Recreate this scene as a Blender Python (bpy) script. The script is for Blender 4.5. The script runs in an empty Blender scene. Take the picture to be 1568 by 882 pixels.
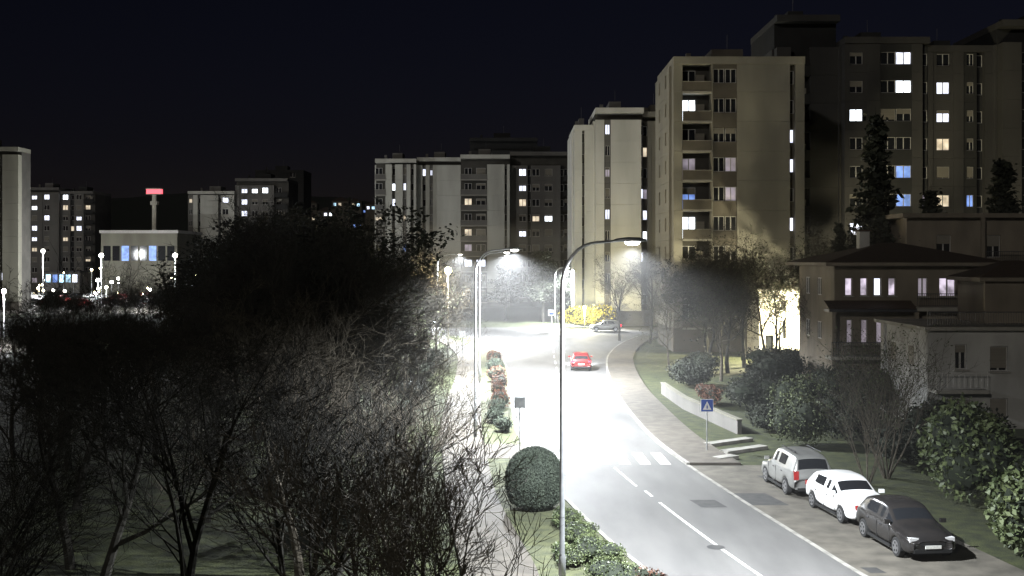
import bpy, math, random
import numpy as np
from mathutils import Vector, Matrix
R = random.Random(7)
sc = bpy.context.scene
COL = sc.collection

# ------------------------------------------------------------------ materials
def new_mat(name):
    m = bpy.data.materials.new(name); m.use_nodes = True
    nt = m.node_tree; b = nt.nodes['Principled BSDF']
    return m, nt, b

def mat(name, c1, c2=None, rough=0.8, scale=3.0, stretch=(1,1,1), bump=0.0, bscale=30, metal=0.0, spec=0.3, detail=5, lo=0.35, hi=0.65):
    m, nt, b = new_mat(name)
    b.inputs['Roughness'].default_value = rough
    b.inputs['Metallic'].default_value = metal
    b.inputs['Specular IOR Level'].default_value = spec
    if c2 is None: c2 = tuple(x*0.75 for x in c1)
    tc = nt.nodes.new('ShaderNodeTexCoord'); mp = nt.nodes.new('ShaderNodeMapping')
    mp.inputs['Scale'].default_value = stretch
    nz = nt.nodes.new('ShaderNodeTexNoise'); nz.inputs['Scale'].default_value = scale; nz.inputs['Detail'].default_value = detail
    rp = nt.nodes.new('ShaderNodeValToRGB')
    rp.color_ramp.elements[0].position = lo; rp.color_ramp.elements[1].position = hi
    rp.color_ramp.elements[0].color = (*c2, 1); rp.color_ramp.elements[1].color = (*c1, 1)
    L = nt.links.new
    L(tc.outputs['Object'], mp.inputs['Vector']); L(mp.outputs[0], nz.inputs['Vector']); L(nz.outputs['Fac'], rp.inputs[0])
    L(rp.outputs[0], b.inputs['Base Color'])
    if bump > 0:
        n2 = nt.nodes.new('ShaderNodeTexNoise'); n2.inputs['Scale'].default_value = bscale; n2.inputs['Detail'].default_value = 4
        bp = nt.nodes.new('ShaderNodeBump'); bp.inputs['Strength'].default_value = bump; bp.inputs['Distance'].default_value = 0.05
        L(tc.outputs['Object'], n2.inputs['Vector']); L(n2.outputs['Fac'], bp.inputs['Height']); L(bp.outputs[0], b.inputs['Normal'])
    return m

def emat(name, col, strength, var=0.0, scale=2.0, sample=False):
    m, nt, b = new_mat(name)
    b.inputs['Base Color'].default_value = (*[min(.6, c*0.5) for c in col], 1)
    b.inputs['Emission Color'].default_value = (*col, 1)
    b.inputs['Emission Strength'].default_value = strength
    if var > 0:
        tc = nt.nodes.new('ShaderNodeTexCoord'); nz = nt.nodes.new('ShaderNodeTexNoise'); nz.inputs['Scale'].default_value = scale
        mr = nt.nodes.new('ShaderNodeMapRange'); mr.inputs[1].default_value = .35; mr.inputs[2].default_value = .65
        mr.inputs[3].default_value = strength*(1-var); mr.inputs[4].default_value = strength*(1+var)
        nt.links.new(tc.outputs['Object'], nz.inputs['Vector']); nt.links.new(nz.outputs['Fac'], mr.inputs[0]); nt.links.new(mr.outputs[0], b.inputs['Emission Strength'])
    m.cycles.emission_sampling = 'AUTO' if sample else 'NONE'
    return m

M = {}
M['grass'] = mat('grass_ground', (.040,.046,.016), (.018,.022,.010), .95, 1.6, bump=.8, bscale=14)
M['verge'] = mat('verge_grass', (.075,.080,.040), (.045,.050,.028), .95, 2.5, bump=.8, bscale=25)
M['asphalt'] = mat('asphalt', (.105,.102,.098), (.070,.068,.066), .75, .8, bump=.25, bscale=60, stretch=(1,.25,1), lo=.3, hi=.7)
M['asphalt2'] = mat('parking_asphalt', (.105,.095,.078), (.06,.055,.045), .85, 1.2, bump=.3, bscale=50)
M['patch'] = mat('asphalt_patch', (.045,.044,.042), (.03,.03,.03), .85, 3)
M['pave'] = mat('footpath_paving', (.085,.075,.062), (.055,.049,.041), .85, 1.5, bump=.3, bscale=40)
M['kerb'] = mat('kerb_stone', (.26,.25,.225), (.15,.145,.13), .8, 2)
M['paint'] = mat('road_paint', (.55,.55,.52), (.18,.18,.17), .6, 5, lo=.34, hi=.52)
M['wallA'] = mat('concrete_beige', (.165,.156,.132), (.125,.119,.101), .9, .35, stretch=(1,1,.25))
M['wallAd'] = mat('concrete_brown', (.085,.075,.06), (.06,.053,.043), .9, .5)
M['wallB'] = mat('concrete_light', (.52,.505,.46), (.41,.40,.36), .9, .35, stretch=(1,1,.2))
M['wallC'] = mat('concrete_grey', (.40,.395,.355), (.285,.28,.25), .9, .3, stretch=(1,1,.2))
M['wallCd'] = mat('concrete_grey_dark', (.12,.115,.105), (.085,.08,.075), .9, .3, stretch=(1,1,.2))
M['wallF'] = mat('concrete_ochre', (.15,.145,.115), (.105,.10,.08), .9, .3, stretch=(1,1,.2))
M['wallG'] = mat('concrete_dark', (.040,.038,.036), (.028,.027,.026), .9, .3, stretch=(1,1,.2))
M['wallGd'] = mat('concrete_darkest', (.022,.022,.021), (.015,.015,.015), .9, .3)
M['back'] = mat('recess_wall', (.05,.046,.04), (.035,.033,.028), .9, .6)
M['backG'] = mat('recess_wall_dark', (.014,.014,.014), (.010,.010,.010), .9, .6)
M['slab'] = mat('balcony_slab', (.24,.228,.20), (.17,.162,.142), .9, .8)
M['frame'] = mat('window_frame', (.36,.35,.33), (.28,.27,.26), .5, 4)
M['shutter'] = mat('roller_shutter', (.16,.145,.12), (.12,.11,.09), .7, 1, stretch=(.1,.1,30))
M['roof'] = mat('roof_felt', (.05,.048,.045), (.035,.033,.03), .95, 1)
M['tile'] = mat('roof_tiles', (.055,.036,.026), (.030,.021,.016), .85, 8, bump=.6, bscale=15)
M['stucco'] = mat('house_stucco', (.15,.128,.10), (.105,.09,.07), .9, .8, stretch=(1,1,.4), bump=.2)
M['stucco2'] = mat('house_stucco_pale', (.33,.325,.305), (.24,.235,.22), .9, .8, stretch=(1,1,.4), bump=.2)
M['white'] = mat('white_wall', (.62,.60,.52), (.50,.48,.42), .9, 1)
M['metal'] = mat('galvanised_steel', (.42,.43,.44), (.32,.33,.34), .45, 5, metal=.7)
M['dmetal'] = mat('dark_metal', (.05,.05,.055), (.035,.035,.04), .5, 5, metal=.3)
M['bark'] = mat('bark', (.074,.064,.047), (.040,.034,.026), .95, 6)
M['barkd'] = mat('bark_dark_shaded', (.026,.024,.019), (.014,.013,.010), .95, 6)
M['leaf'] = mat('foliage', (.062,.074,.030), (.028,.036,.015), .7, 1.3)
M['leafd'] = mat('foliage_dark', (.018,.021,.012), (.009,.011,.007), .8, 1.3)
M['leafb'] = mat('foliage_laurel', (.095,.115,.05), (.03,.042,.018), .5, 1.8)
M['leafy'] = mat('foliage_forsythia', (.42,.36,.05), (.22,.2,.04), .8, 1.0)
M['leafr'] = mat('foliage_red', (.13,.055,.032), (.07,.038,.024), .8, 2)
M['leafg'] = mat('foliage_clipped', (.048,.060,.042), (.028,.036,.026), .8, 3)
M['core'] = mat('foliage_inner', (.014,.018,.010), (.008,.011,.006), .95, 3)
M['blue'] = mat('sign_blue', (.02,.07,.35), (.018,.06,.3), .5, 3)
M['signw'] = mat('sign_white', (.7,.7,.7), (.6,.6,.6), .5, 3)
M['tyre'] = mat('tyre', (.02,.02,.02), (.015,.015,.015), .9, 5)
M['rim'] = mat('alloy_rim', (.35,.35,.36), (.25,.25,.26), .35, 5, metal=.8)
M['under'] = mat('car_underside', (.012,.012,.012), None, .9, 5)
M['pw'] = mat('car_paint_white', (.75,.75,.74), (.68,.68,.67), .25, 2, spec=.5)
M['ps'] = mat('car_paint_silver', (.30,.30,.29), (.26,.26,.25), .3, 2, metal=.5)
M['pd'] = mat('car_paint_dark', (.020,.018,.017), (.015,.014,.014), .2, 2, spec=.6)
M['pr'] = mat('car_paint_red_tail_glow', (.16,.012,.012), (.13,.01,.01), .3, 2, spec=.5)  # red car paint, also used to imitate tail-light glow on a body
M['lens'] = mat('lamp_lens', (.6,.6,.6), (.5,.5,.5), .15, 8, spec=.6)
M['tail'] = mat('tail_lens', (.30,.01,.01), (.2,.01,.01), .2, 8, spec=.6)
M['plate'] = mat('number_plate', (.65,.65,.6), (.5,.5,.48), .5, 20)
m, nt, b = new_mat('window_glass'); b.inputs['Base Color'].default_value=(.012,.013,.015,1); b.inputs['Roughness'].default_value=.08; b.inputs['Specular IOR Level'].default_value=.5
M['glass'] = m
M['lw'] = emat('lit_window_white', (.80,.84,1.0), 1.7, .35, .9)
M['lc'] = emat('lit_window_blue', (.25,.42,1.0), .6, .6, .9)
M['ly'] = emat('lit_window_warm', (1.0,.84,.62), .6, .5, .9)
M['ld'] = emat('lit_window_dim', (.75,.66,.78), .22, .6, .9)
M['lb'] = emat('lit_window_bright', (.85,.92,1.0), 4.0, .2, .9)
M['lh'] = emat('lit_window_lilac', (.80,.70,.85), .65, .7, 1.5)
M['lamp'] = emat('luminaire_glow', (1.0,.97,.88), 30)
M['lampw'] = emat('luminaire_warm_glow', (1.0,.88,.5), 30)
M['red'] = emat('red_sign_glow', (1.0,.10,.13), 2.5)
M['head'] = emat('headlamp_glow', (.85,.92,1.0), 40)
M['tailon'] = emat('tail_lamp_glow', (1.0,.012,.03), 9)
M['shop'] = emat('shop_window_glow', (.5,.78,1.0), 1.6, .8, .5)

# ------------------------------------------------------------------ mesh builder
class MB:
    def __init__(s): s.v=[]; s.f=[]; s.m=[]; s.mats=[]; s.o=(0,0,0); s.u=(1,0); s.n=(0,-1)
    def mi(s,k):
        if k not in s.mats: s.mats.append(k)
        return s.mats.index(k)
    def fr(s,o,ang=0):            # facade frame: u along facade, n outward
        s.o=o; s.u=(math.cos(ang),math.sin(ang)); s.n=(math.sin(ang),-math.cos(ang)); return s
    def T(s,u,z,d): return (s.o[0]+s.u[0]*u+s.n[0]*d, s.o[1]+s.u[1]*u+s.n[1]*d, s.o[2]+z)
    def bx(s,u0,u1,z0,z1,d0,d1,k):
        b=len(s.v); i=s.mi(k)
        for (u,z,d) in ((u0,z0,d1),(u1,z0,d1),(u1,z1,d1),(u0,z1,d1),(u0,z0,d0),(u1,z0,d0),(u1,z1,d0),(u0,z1,d0)): s.v.append(s.T(u,z,d))
        for f in ((0,1,2,3),(5,4,7,6),(4,0,3,7),(1,5,6,2),(3,2,6,7),(4,5,1,0)): s.f.append(tuple(b+j for j in f)); s.m.append(i)
    def poly(s,pts,k):
        b=len(s.v); s.v+= [s.T(*p) for p in pts]; s.f.append(tuple(range(b,b+len(pts)))); s.m.append(s.mi(k))
    def face(s,pts,k):
        b=len(s.v); s.v+= [tuple(p) for p in pts]; s.f.append(tuple(range(b,b+len(pts)))); s.m.append(s.mi(k))
    def tube(s,pts,rad,k,n=8,caps=True):
        b=len(s.v); i=s.mi(k)
        for j,p in enumerate(pts):
            p=Vector(p); q0=Vector(pts[max(0,j-1)]); q1=Vector(pts[min(len(pts)-1,j+1)])
            d=(q1-q0).normalized(); a=d.orthogonal().normalized() if abs(d.z)<.99 else Vector((1,0,0))
            if abs(d.y)<.999 : a=Vector((0,1,0)).cross(d).normalized()
            c=d.cross(a); r=rad[j] if hasattr(rad,'__len__') else rad
            for t in range(n):
                th=2*math.pi*t/n; w=p+a*math.cos(th)*r+c*math.sin(th)*r; s.v.append(tuple(w))
        for j in range(len(pts)-1):
            for t in range(n):
                t2=(t+1)%n; s.f.append((b+j*n+t,b+j*n+t2,b+(j+1)*n+t2,b+(j+1)*n+t)); s.m.append(i)
        if caps:
            s.f.append(tuple(b+t for t in range(n))[::-1]); s.m.append(i)
            s.f.append(tuple(b+(len(pts)-1)*n+t for t in range(n))); s.m.append(i)
    def wall(s,u0,u1,z0,z1,ops,d0,d1,k):
        us=sorted(set([u0,u1]+[x for o in ops for x in o[:2]])); zs=sorted(set([z0,z1]+[x for o in ops for x in o[2:4]]))
        for a,b_ in zip(us[:-1],us[1:]):
            start=None
            for c,d in zip(zs[:-1],zs[1:]):
                um=(a+b_)/2; zm=(c+d)/2
                hole=any(o[0]<um<o[1] and o[2]<zm<o[3] for o in ops)
                if not hole and start is None: start=c
                if hole and start is not None: s.bx(a,b_,start,c,d0,d1,k); start=None
            if start is not None: s.bx(a,b_,start,z1,d0,d1,k)
    def window(s,u0,u1,z0,z1,d,k,nm=1,shut=0,sill=None,bar=False):
        s.bx(u0,u1,z0,z1,d-.04,d,k)
        t=.06
        s.bx(u0,u0+t,z0,z1,d+.002,d+.05,'frame'); s.bx(u1-t,u1,z0,z1,d+.002,d+.05,'frame')
        s.bx(u0+t,u1-t,z0,z0+t,d+.002,d+.048,'frame'); s.bx(u0+t,u1-t,z1-t,z1,d+.002,d+.048,'frame')
        for i in range(1,nm+1):
            c=u0+(u1-u0)*i/(nm+1); s.bx(c-.05,c+.05,z0+t,z1-t,d+.002,d+.046,'frame')
        if shut>0: s.bx(u0+t,u1-t,z1-t-(z1-z0-2*t)*shut,z1-t,d+.055,d+.09,'shutter')
    def obj(s,name,parent=None,smooth=False,loc=None):
        me=bpy.data.meshes.new(name); me.from_pydata(s.v,[],s.f)
        for k in s.mats: me.materials.append(M[k])
        me.polygons.foreach_set('material_index',s.m)
        if smooth: me.polygons.foreach_set('use_smooth',[True]*len(s.f))
        me.update(); o=bpy.data.objects.new(name,me); COL.objects.link(o)
        if parent: o.parent=parent
        if loc: o.location=loc
        return o
def empty(name,loc=(0,0,0),rz=0):
    e=bpy.data.objects.new(name,None); COL.objects.link(e); e.location=loc; e.rotation_euler[2]=rz; e.empty_display_size=.5; return e

# ------------------------------------------------------------------ ground and roads
g=MB(); g.face([(-1500,-200,0),(1500,-200,0),(1500,2500,0),(-1500,2500,0)],'grass'); g.obj('ground')
def cr(ys,xs,y):
    i=max(0,min(len(ys)-2,int(np.searchsorted(ys,y))-1)); t=(y-ys[i])/(ys[i+1]-ys[i])
    def sl(j):
        a=max(0,j-1); b=min(len(ys)-1,j+1); return (xs[b]-xs[a])/(ys[b]-ys[a])
    h=ys[i+1]-ys[i]; m0=sl(i)*h; m1=sl(i+1)*h
    return (2*t**3-3*t*t+1)*xs[i]+(t**3-2*t*t+t)*m0+(-2*t**3+3*t*t)*xs[i+1]+(t**3-t*t)*m1
YS=[-10,10,20,33,37,44,53,60,74,83,98,110,125,140]
LX=[13,8.6,6.6,4.2,3.3,2.1,.95,.4,.05,0,-.5,-1.3,-3.2,-6.5]
RX=[20,15.3,13,10.5,9.9,8.9,7.8,7.3,7.2,7.4,8.3,9.6,12.5,17]
LE=lambda y: cr(YS,LX,y)
RE=lambda y: cr(YS,RX,y)
def strip(name,fl,fr_,y0,y1,z,k,z0=None,step=1.5,parent=None):
    mb=MB(); n=max(1,int((y1-y0)/step)); ys=[y0+(y1-y0)*i/n for i in range(n+1)]
    for a,b in zip(ys[:-1],ys[1:]):
        mb.face([(fl(a),a,z),(fr_(a),a,z),(fr_(b),b,z),(fl(b),b,z)],k)
        if z0 is not None:
            mb.face([(fl(b),b,z0),(fl(a),a,z0),(fl(a),a,z),(fl(b),b,z)],k); mb.face([(fr_(a),a,z0),(fr_(b),b,z0),(fr_(b),b,z),(fr_(a),a,z)],k)
    if z0 is not None:
        for y,fl2 in ((y0,1),(y1,-1)):
            mb.face([(fl(y),y,z0),(fr_(y),y,z0),(fr_(y),y,z),(fl(y),y,z)][::fl2],k)
    return mb.obj(name,parent)
strip('road',LE,RE,-10,140,.008,'asphalt')
g=MB(); g.face([(-120,137,.004),(110,137,.004),(110,153,.004),(-120,153,.004)],'asphalt'); g.obj('cross_road')
strip('parking_area',lambda y:RE(y)+.15,lambda y:RE(y)+5.2,-10,51,.012,'asphalt2')
strip('pavement',lambda y:RE(y)+.15,lambda y:RE(y)+2.5,51,134,.13,'pave',0)
strip('kerb',lambda y:RE(y),lambda y:RE(y)+.15,51,134,.14,'kerb',0)
strip('kerb_flush',lambda y:RE(y),lambda y:RE(y)+.15,-10,51,.03,'kerb',0)
strip('kerb',lambda y:LE(y)-.15,LE,-10,52.2,.14,'kerb',0)
strip('kerb',lambda y:LE(y)-.15,LE,56.2,134,.14,'kerb',0)
PL=[-1,-1,-1.1,-1.5,-1.9,-2.6,-3.3,-3.9,-4.3,-4.4,-4.8,-5.6,-8,-12]
PR=[2,1.5,1.2,.8,.3,-.6,-1.2,-1.6,-2.1,-2.3,-2.8,-3.6,-6,-10]
FPL=lambda y:cr(YS,PL,y)
FPR=lambda y:cr(YS,PR,y)
strip('verge',FPR,lambda y:LE(y)-.15,-10,52.2,.10,'verge',0)
strip('verge',FPR,lambda y:LE(y)-.15,56.2,134,.10,'verge',0)
strip('footpath',FPL,FPR,-10,134,.12,'pave',0)
strip('crossing_path',FPR,LE,52.2,56.2,.115,'pave',0)
g=MB(); g.face([(-120,120,.02),(-48,104,.02),(-48,128,.02),(-120,150,.02)],'asphalt2'); g.obj('side_road')
g=MB(); g.face([(-260,190,.02),(-50,190,.02),(-50,330,.02),(-260,330,.02)],'asphalt2'); g.obj('car_park')
mk=MB()
def cx(y,t): return LE(y)*(1-t)+RE(y)*t
def line(y0,y1,t,w,off=0):
    n=max(1,int((y1-y0)/1.0))
    for i in range(n):
        a=y0+(y1-y0)*i/n; b=y0+(y1-y0)*(i+1)/n
        mk.face([(cx(a,t)+off-w/2,a,.012),(cx(a,t)+off+w/2,a,.012),(cx(b,t)+off+w/2,b,.012),(cx(b,t)+off-w/2,b,.012)],'paint')
line(28,43.2,.52,.12); line(44.3,45.4,.52,.12); line(46.3,50.5,.5,.11)
for a in range(58,130,6): line(a,a+3,.5,.12)
line(10,27.2,.52,.12)
for t in np.arange(.05,.98,.135):
    x0=cx(53,t); 
    mk.face([(x0,51.2,.012),(x0+.5,51.2,.012),(x0+.42,54.3,.012),(x0-.08,54.3,.012)],'paint')
mk.obj('road_markings')
pm=MB()
for (x,y,w,h) in ((7.6,43.0,1.0,1.3),(9.7,43.8,1.5,2.2),(11,33.8,.5,.6),(11.2,48,.8,1)):
    z=.016
    pm.face([(x-w/2+.1*h,y-h/2,z),(x+w/2+.1*h,y-h/2,z),(x+w/2-.1*h,y+h/2,z),(x-w/2-.1*h,y+h/2,z)],'patch')
pm.obj('asphalt_patches')
mc=MB()
for (x,y) in ((6.7,36.5),(8.0,57.0)):
    mc.face([(x+.30*math.cos(a*.5236),y+.30*math.sin(a*.5236),.018) for a in range(12)],'patch')
mc.obj('manhole_covers')

# ------------------------------------------------------------------ apartment blocks
def lit_choice(r,p):
    if r.random()<p:
        return r.choice(['lw','lw','ly','ld','lc','ly','lw'])
    return 'glass'
def block(mb,o,ang,W,H,D,ns,sh,zoff,cols,wall,dark,lit,seed,p=.05,back='back'):
    r=random.Random(seed); mb.fr(o,ang); cd=-1.2
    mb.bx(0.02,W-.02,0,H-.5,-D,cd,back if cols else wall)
    if not cols: return
    tot=sum(c[0] for c in cols); k=W/tot; u=0
    mb.bx(-.02,W+.02,H-.75,H,-D-.05,.42,wall)
    mb.bx(.4,W-.4,H,H+.02,-D+.3,-.1,'roof')
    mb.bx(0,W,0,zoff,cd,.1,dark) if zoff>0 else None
    for ci,(w,t) in enumerate(cols):
        w*=k; a=u; b=u+w; u=b
        for i in range(ns):
            z=zoff+i*sh; top=min(z+sh,H-.76)
            if top-z<1.5: continue
            L=lit.get((ci,i)) or lit_choice(r,p)
            if t=='b':
                mb.bx(a,b,z+.02,top,cd,.30,wall)
            elif t=='s':
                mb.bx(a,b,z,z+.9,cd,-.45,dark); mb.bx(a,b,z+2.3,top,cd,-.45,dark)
                mb.window(a,b,z+.9,z+2.3,-.6,L,0)
            elif t in 'wn':
                ww=min(1.5 if t=='w' else .8,w*.7); c=(a+b)/2; z0=z+.95; z1=z+2.35
                mb.wall(a,b,z+.02,top,[(c-ww/2,c+ww/2,z0,z1)],cd,.15,wall if t=='w' else dark)
                mb.window(c-ww/2,c+ww/2,z0,z1,-.02,L,1,r.choice([0,0,.3,.5,.95]) if L=='glass' else r.choice([0,0,.25]))
                mb.bx(c-ww/2-.1,c+ww/2+.1,z0-.08,z0,.152,.25,'slab' if wall!='wallG' else wall)
            elif t=='W':
                z0=z+.95; z1=z+2.4
                mb.bx(a,b,z,z0,cd,.2,dark); mb.bx(a,b,z1,top,cd,.2,dark)
                n=max(2,int(w/1.3))
                for q in range(n):
                    mb.window(a+w*q/n+.05,a+w*(q+1)/n-.05,z0,z1,.0,L if (q==1 or L=='glass') else 'glass',1,r.choice([0,0,0,.4,.9]) if L=='glass' else 0)
            elif t=='l':
                dk= wall in('wallG','wallCd','wallGd')
                mb.bx(a,b,z-.1,z+.1,cd,.42,dark if dk else 'slab')
                mb.bx(a+.02,b-.02,z+.1,z+1.05,.28,.38,dark)
                mb.bx(a+.02,b-.02,z+1.05,z+1.1,.26,.40,dark if dk else 'slab')
                c=a+w*.28
                mb.window(c-.7,c+.7,z+.12,z+2.4,cd+.08,L,1,r.choice([0,.3,0]) if L!='lb' else 0)
                if w>4:
                    c=a+w*.76; mb.window(c-.9,c+.9,z+1.0,z+2.4,cd+.08,L if r.random()<.3 else 'glass',1,r.choice([0,.3,.9]))
                if r.random()<.25: mb.bx(a+w*.5,a+w*.5+.9,z+.15,z+1.9,cd+.1,cd+.6,'shutter')
def side(mb,o,ang,D,H,wall,dark,ns,sh,zoff,seed,p=.05,off=1.2):
    c,s_=math.cos(ang),math.sin(ang)
    o2=(o[0]-s_*D, o[1]+c*D, 0)
    mb.fr(o2,ang-math.pi/2)
    r=random.Random(seed)
    for i in range(ns):
        z=zoff+i*sh; top=min(z+sh,H-.76)
        if top-z<2.6: continue
        ops=[]
        for q in (.3,.7):
            ops.append((D*q-.6,D*q+.6,z+.95,z+2.35))
        mb.wall(0,D-off,z+.02,top,ops,.02,.25,wall)
        for op in ops: mb.window(*op,.05,lit_choice(r,p),1,r.choice([0,.5,.9]))
def apt(name,o,ang,blocks,seed):
    e=empty(name)
    for bi,B in enumerate(blocks):
        mb=MB(); W,H,D,ns,sh,zo,cols,wall,dark,lit,p,sx,sy=B[:13]; bk=B[13] if len(B)>13 else 'back'
        c,s_=math.cos(ang),math.sin(ang)
        oo=(o[0]+c*sx-s_*sy,o[1]+s_*sx+c*sy,0)
        block(mb,oo,ang,W,H,D,ns,sh,zo,cols,wall,dark,lit,seed*31+bi,p,bk)
        if cols and D>6: side(mb,oo,ang,D,H,wall,dark,ns,sh,zo,seed*77+bi,p)
        mb.fr(oo,ang)
        mb.bx(W*.35,W*.6,H+.03,H+1.6,-D*.7,-D*.35,dark)
        mb.bx(W*.15,W*.15+.5,H+.03,H+1.2,-D*.4,-D*.4+.5,dark)
        mb.tube([mb.T(W*.5,H+1,-D*.5),mb.T(W*.5,H+3.5,-D*.5)],.03,'dmetal',5)
        mb.obj('storey_block_%d'%bi,e)
    return e
apt('apartment_tower',(16.4,113,0),0,[
  (13.3,30,12,9,3,2.4,[(.9,'b'),(2.9,'l'),(.15,'b'),(2.4,'W'),(5.3,'b'),(.55,'s'),(.9,'b')],'wallA','wallAd',
   {(1,7):'lb',(1,3):'lb',(1,5):'ld',(3,5):'ld',(1,4):'lc',(3,4):'ld',(5,6):'lw',(5,5):'lw',(5,3):'lw',(5,4):'glass'},.0,0,0)],1)
apt('apartment_block',(8.9,157,0),0,[
  (2.9,28.6,14,9,3,1.2,[(1.1,'b'),(.35,'s'),(1.4,'b')],'wallB','wallCd',{},.04,0,2),
  (6.8,30.8,14,9,3,2.1,[(1.2,'b'),(.9,'n'),(4.2,'b'),(.35,'s')],'wallB','wallCd',{(1,8):'lw',(1,4):'lw',(1,6):'ld',(1,7):'glass',(3,5):'lw'},.03,2.9,0),
  (4.6,30.4,12,9,3,2.1,[(.7,'s'),(.5,'b'),(3.2,'w'),(.3,'b')],'wallA','wallAd',{(2,7):'lb',(0,4):'lw',(0,3):'lb',(2,5):'ld',(2,4):'lw',(2,3):'lw',(2,2):'lw',(2,1):'lc',(0,5):'ld'},.05,9.72,1.2)],2)
apt('apartment_block',(-26.7,217,0),0,[
  (8.0,29.0,14,9,3,.9,[(1.6,'l'),(1.0,'b'),(.5,'s'),(1.2,'b'),(.6,'n'),(.6,'b'),(.5,'s'),(.4,'b')],'wallC','wallCd',{(4,7):'lw',(4,8):'glass',(2,7):'lb',(2,6):'lw',(0,5):'ly'},.03,0,0),
  (8.6,29.4,14,9,3,.9,[(.8,'b'),(.5,'s'),(.6,'b'),(.5,'n'),(4.2,'b')],'wallC','wallCd',{(1,8):'lw',(3,8):'lw',(1,7):'glass'},.02,8.02,1.6),
  (9.6,29.8,14,9,3,.9,[(5.2,'l'),(.6,'b'),(2.8,'b'),(.5,'s'),(.5,'b')],'wallC','wallCd',{(0,6):'ly',(0,4):'ly',(0,3):'ld'},.03,16.64,0),
  (13.6,30.6,14,9,3,.9,[(1.2,'b'),(1.6,'w'),(.5,'s'),(1.6,'w'),(2.4,'w'),(.7,'b'),(.5,'s'),(2.4,'l')],'wallCd','wallGd',{(1,8):'lw',(1,7):'lw',(4,5):'lb',(1,4):'lw',(3,5):'ly',(1,6):'ly',(4,2):'ld'},.05,26.3,2.5)],3)
apt('apartment_tower',(31.2,129,0),0,[
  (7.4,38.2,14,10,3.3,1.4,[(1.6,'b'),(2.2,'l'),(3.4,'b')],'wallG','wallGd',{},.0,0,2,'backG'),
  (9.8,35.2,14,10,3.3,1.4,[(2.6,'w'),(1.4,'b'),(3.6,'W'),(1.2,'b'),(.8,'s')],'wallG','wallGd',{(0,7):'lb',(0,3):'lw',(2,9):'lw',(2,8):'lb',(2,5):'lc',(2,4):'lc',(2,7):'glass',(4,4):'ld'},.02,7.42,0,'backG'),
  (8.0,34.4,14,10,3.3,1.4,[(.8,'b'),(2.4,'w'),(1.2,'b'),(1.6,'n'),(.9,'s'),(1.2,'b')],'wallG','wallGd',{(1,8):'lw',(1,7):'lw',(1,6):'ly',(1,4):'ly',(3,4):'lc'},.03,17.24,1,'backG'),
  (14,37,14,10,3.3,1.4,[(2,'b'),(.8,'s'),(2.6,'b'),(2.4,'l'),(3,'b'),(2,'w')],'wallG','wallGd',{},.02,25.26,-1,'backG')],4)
apt('apartment_block',(-84,288,0),0,[
  (12,27,14,8,3,2,[(1.2,'n'),(1,'b'),(.6,'s'),(4,'b'),(.6,'s'),(2,'w'),(1,'b')],'wallC','wallCd',{(5,7):'lw',(0,7):'ly'},.10,0,0),
  (13.6,30.4,14,9,3,1.6,[(1,'b'),(2,'w'),(2.6,'w'),(2,'w'),(1,'b'),(3,'l')],'wallCd','wallGd',{(1,8):'lw',(2,8):'lb',(3,8):'lb',(1,7):'lw',(2,3):'ly',(3,5):'lw'},.14,12.02,1)],5)
apt('apartment_block',(-140,320,0),0,[
  (9.5,30,14,9,3,1.6,[(1,'b'),(2,'w'),(1,'b'),(2,'w'),(2,'b')],'wallCd','wallCd',{(1,8):'lw',(1,7):'lb',(3,8):'lw',(1,5):'lw'},.22,0,0),
  (9.5,29,14,9,3,1.6,[(2,'w'),(.8,'s'),(2,'w'),(2,'l')],'wallCd','wallGd',{(0,8):'lb',(2,5):'lw'},.25,9.52,1)],6)
apt('apartment_block',(-102.6,204,0),0,[
  (12,30,5,9,3,1.6,[(4,'b'),(1.6,'w'),(.6,'s'),(2,'b'),(.5,'s'),(2,'b'),(.8,'b')],'wallF','wallAd',{},.06,0,0)],8)
for (x,y,w,h) in ((-10,262,16,38),(14,262,14,38.5),(27,190,9,38),(-74,320,14,35)):
    apt('distant_apartment_block',(x,y,0),0,[(w,h,12,11,3,2,[(2,'b'),(.8,'s'),(3,'b'),(2,'w'),(1,'b')],'wallGd','wallGd',{},.01,0,0,'backG')],int(x*3+y))

e=empty('shopping_centre'); mb=MB(); mb.fr((-97,262,0))
mb.bx(0,18,0,15.5,-20,0,'wallF'); mb.bx(-.3,18.3,15.5,16.2,-20.3,.3,'frame')
for i in range(8): mb.bx(.6+i*2.15,2.3+i*2.15,9,12.5,.02,.08,'lc' if i in(2,5) else 'glass')
mb.bx(20,34,0,6,-15,0,'wallCd')
for i in range(6): mb.bx(20.8+i*2.2,22.5+i*2.2,1,4.5,.02,.08,'shop' if i%2 else 'lb')
mb.obj('walls',e)
e=empty('shop_building'); mb=MB(); mb.fr((-52,200,0)); mb.bx(0,9,0,6,-10,0,'wallCd'); mb.bx(-.3,9.3,6,6.4,-10.3,.6,'frame')
for i in range(5): mb.bx(.4+i*1.7,1.7+i*1.7,3.0,5.4,.02,.08,['lb','shop','lw','lb','lc'][i])
mb.obj('walls',e)
e=empty('shop_building'); mb=MB(); mb.fr((-120,285,0)); mb.bx(0,9,0,6,-10,0,'wallCd'); mb.bx(-.3,9.3,6,6.3,-10.3,.6,'dmetal')
for i in range(5): mb.bx(.4+i*1.7,1.6+i*1.7,3.4,5.4,.02,.08,['shop','lc','shop','shop','lw'][i])
mb.obj('walls',e)
e=empty('sign_tower'); mb=MB(); mb.fr((-96.6,300,0)); mb.bx(-.5,.5,0,27,-.5,.5,'white'); mb.bx(-.9,.9,24,25,-.9,.9,'white')
mb.bx(-2.0,2.0,27,28.2,-.7,.7,'red'); mb.bx(-2.1,2.1,28.2,28.5,-.8,.8,'white'); mb.bx(-2.1,2.1,26.8,27,-.8,.8,'white'); mb.obj('pylon',e)

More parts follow.
